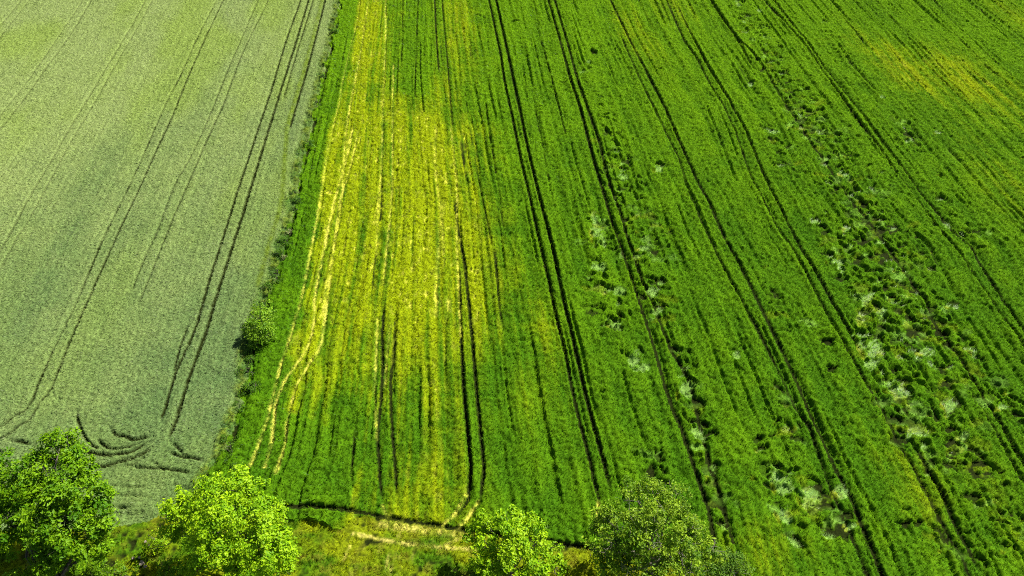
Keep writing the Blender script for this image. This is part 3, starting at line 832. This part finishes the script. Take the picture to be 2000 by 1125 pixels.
plant('bush', 'leafy bush in the shade under the lime green tree, beside pale stones', 'bush',
      [(330, 1108, 1.4, .9), (360, 1118, 1.5, 1.0), (318, 1125, 1.3, .9), (345, 1130, 1.5, 1.0)],
      foot(345, 1140), MIDG, .24, 32, 65, trunk_r=.05, clump=.4, open_=.28, limbs=False, crown='foliage')
plant('sapling', 'sparse leafy sapling in the yellow weeds left of the bare branch', 'sapling',
      [(298, 1050, 1.3, .6), (318, 1058, 1.2, .6), (306, 1072, 1.1, .6), (288, 1062, .8, .45)],
      foot(306, 1072), LIME, .2, 34, 67, trunk_r=.035, clump=.32, open_=.35, limbs=False, crown='foliage')

# small weeds along the boundary: three built, the others copied
WPOS = [(581, 388), (576, 405), (561, 470), (555, 498), (543, 530), (541, 546), (533, 562), (527, 578), (660, 50), (652, 66), (642, 115), (633, 148), (492, 697), (488, 719), (500, 752), (484, 761), (451, 870), (446, 900), (458, 910), (620, 200), (600, 285)]
WEXT = []
WQ = random.Random(8)
for _ in range(34):
    k_ = WQ.randrange(2, len(bl) - 2); f_ = WQ.random()
    p_ = bl[k_] + (bl[k_ + 1] - bl[k_]) * f_ + np.array([WQ.gauss(-.25, .4), 0])
    WEXT.append(tuple(p_))
GRPW = 'weeds along the field boundary'
LABW = 'low dark green weed on the seam between the pale and the green crop'
protos = []
for k in range(3):
    u, v = WPOS[k]
    e = plant('weed', LABW, 'weed', [(u, v, .75, .5), (u + 5, v + 6, .6, .42), (u - 4, v + 5, .6, .4)], foot(u, v + 6), (C(.035, .12, .004), C(.13, .26, .015)), .17, 60, 80 + k, trunk_r=.02, clump=.26, open_=.2, limbs=False, group=GRPW, crown='foliage')
    protos.append(e)
WR = random.Random(5)
for k in range(3, len(WPOS) + len(WEXT)):
    src = protos[k % 3]
    c = src.copy(); COL.objects.link(c)
    x, y = at(WPOS[k][0], WPOS[k][1] + 5)[:2] if k < len(WPOS) else WEXT[k - len(WPOS)]
    c.location = (x, y, 0)
    c.rotation_euler.z = WR.uniform(0, 6.28)
    s = WR.uniform(.75, 1.25) if k < len(WPOS) else WR.uniform(.4, .85)
    c.scale = (s, s, s * WR.uniform(.85, 1.15))
    for ch in src.children:
        d = ch.copy(); COL.objects.link(d); d.parent = c
for k, (u, v, lab) in enumerate([(563, 455, 'withered pale weed, upper of two such on the boundary'), (549, 506, 'withered pale weed, lower of two such on the boundary')]):
    plant('dry_weed', lab, 'weed', [(u, v, .6, .45), (u + 4, v - 5, .7, .4)], foot(u, v + 5), (C(.20, .24, .07), C(.48, .48, .20)), .14, 40, 95 + k, bark=m_bark, trunk_r=.012, clump=.25, open_=.45, limbs=False, twigs=0, crown='dry_leaves')

# pale stones lying in the weeds between the two left trees
m_stone, nt, bs, out = mat_new('stone')
nz = nt.nodes.new('ShaderNodeTexNoise'); nz.inputs['Scale'].default_value = 7; nz.inputs['Detail'].default_value = 6
rp = nt.nodes.new('ShaderNodeValToRGB')
rp.color_ramp.elements[0].color = (.12, .09, .06, 1); rp.color_ramp.elements[1].color = (.36, .30, .22, 1)
nt.links.new(nz.outputs['Fac'], rp.inputs['Fac']); nt.links.new(rp.outputs['Color'], bs.inputs['Base Color'])
bs.inputs['Roughness'].default_value = .9
import bmesh
for k, (u, v, r) in enumerate([(277, 1100, .24), (283, 1107, .17), (260, 1090, .15), (272, 1089, .12), (284, 1058, .12)]):
    bm = bmesh.new()
    bmesh.ops.create_icosphere(bm, subdivisions=3, radius=r)
    for w in bm.verts:
        q = w.co.normalized()
        w.co *= 1 + .25 * math.sin(q.x * 3 + k * 2) * math.cos(q.y * 4 + k) + .1 * math.sin(q.z * 9 + q.x * 7 + k)
        w.co.z *= .7
    me = bpy.data.meshes.new('stone'); bm.to_mesh(me); bm.free()
    me.materials.append(m_stone)
    o = link(bpy.data.objects.new('stone', me))
    x, y, _ = at(u, v, .4)
    o.location = (x, y, .42)
    tag(o, 'pale stone lying in the yellow weeds between the two left trees', 'stone', 'stones in the weeds')
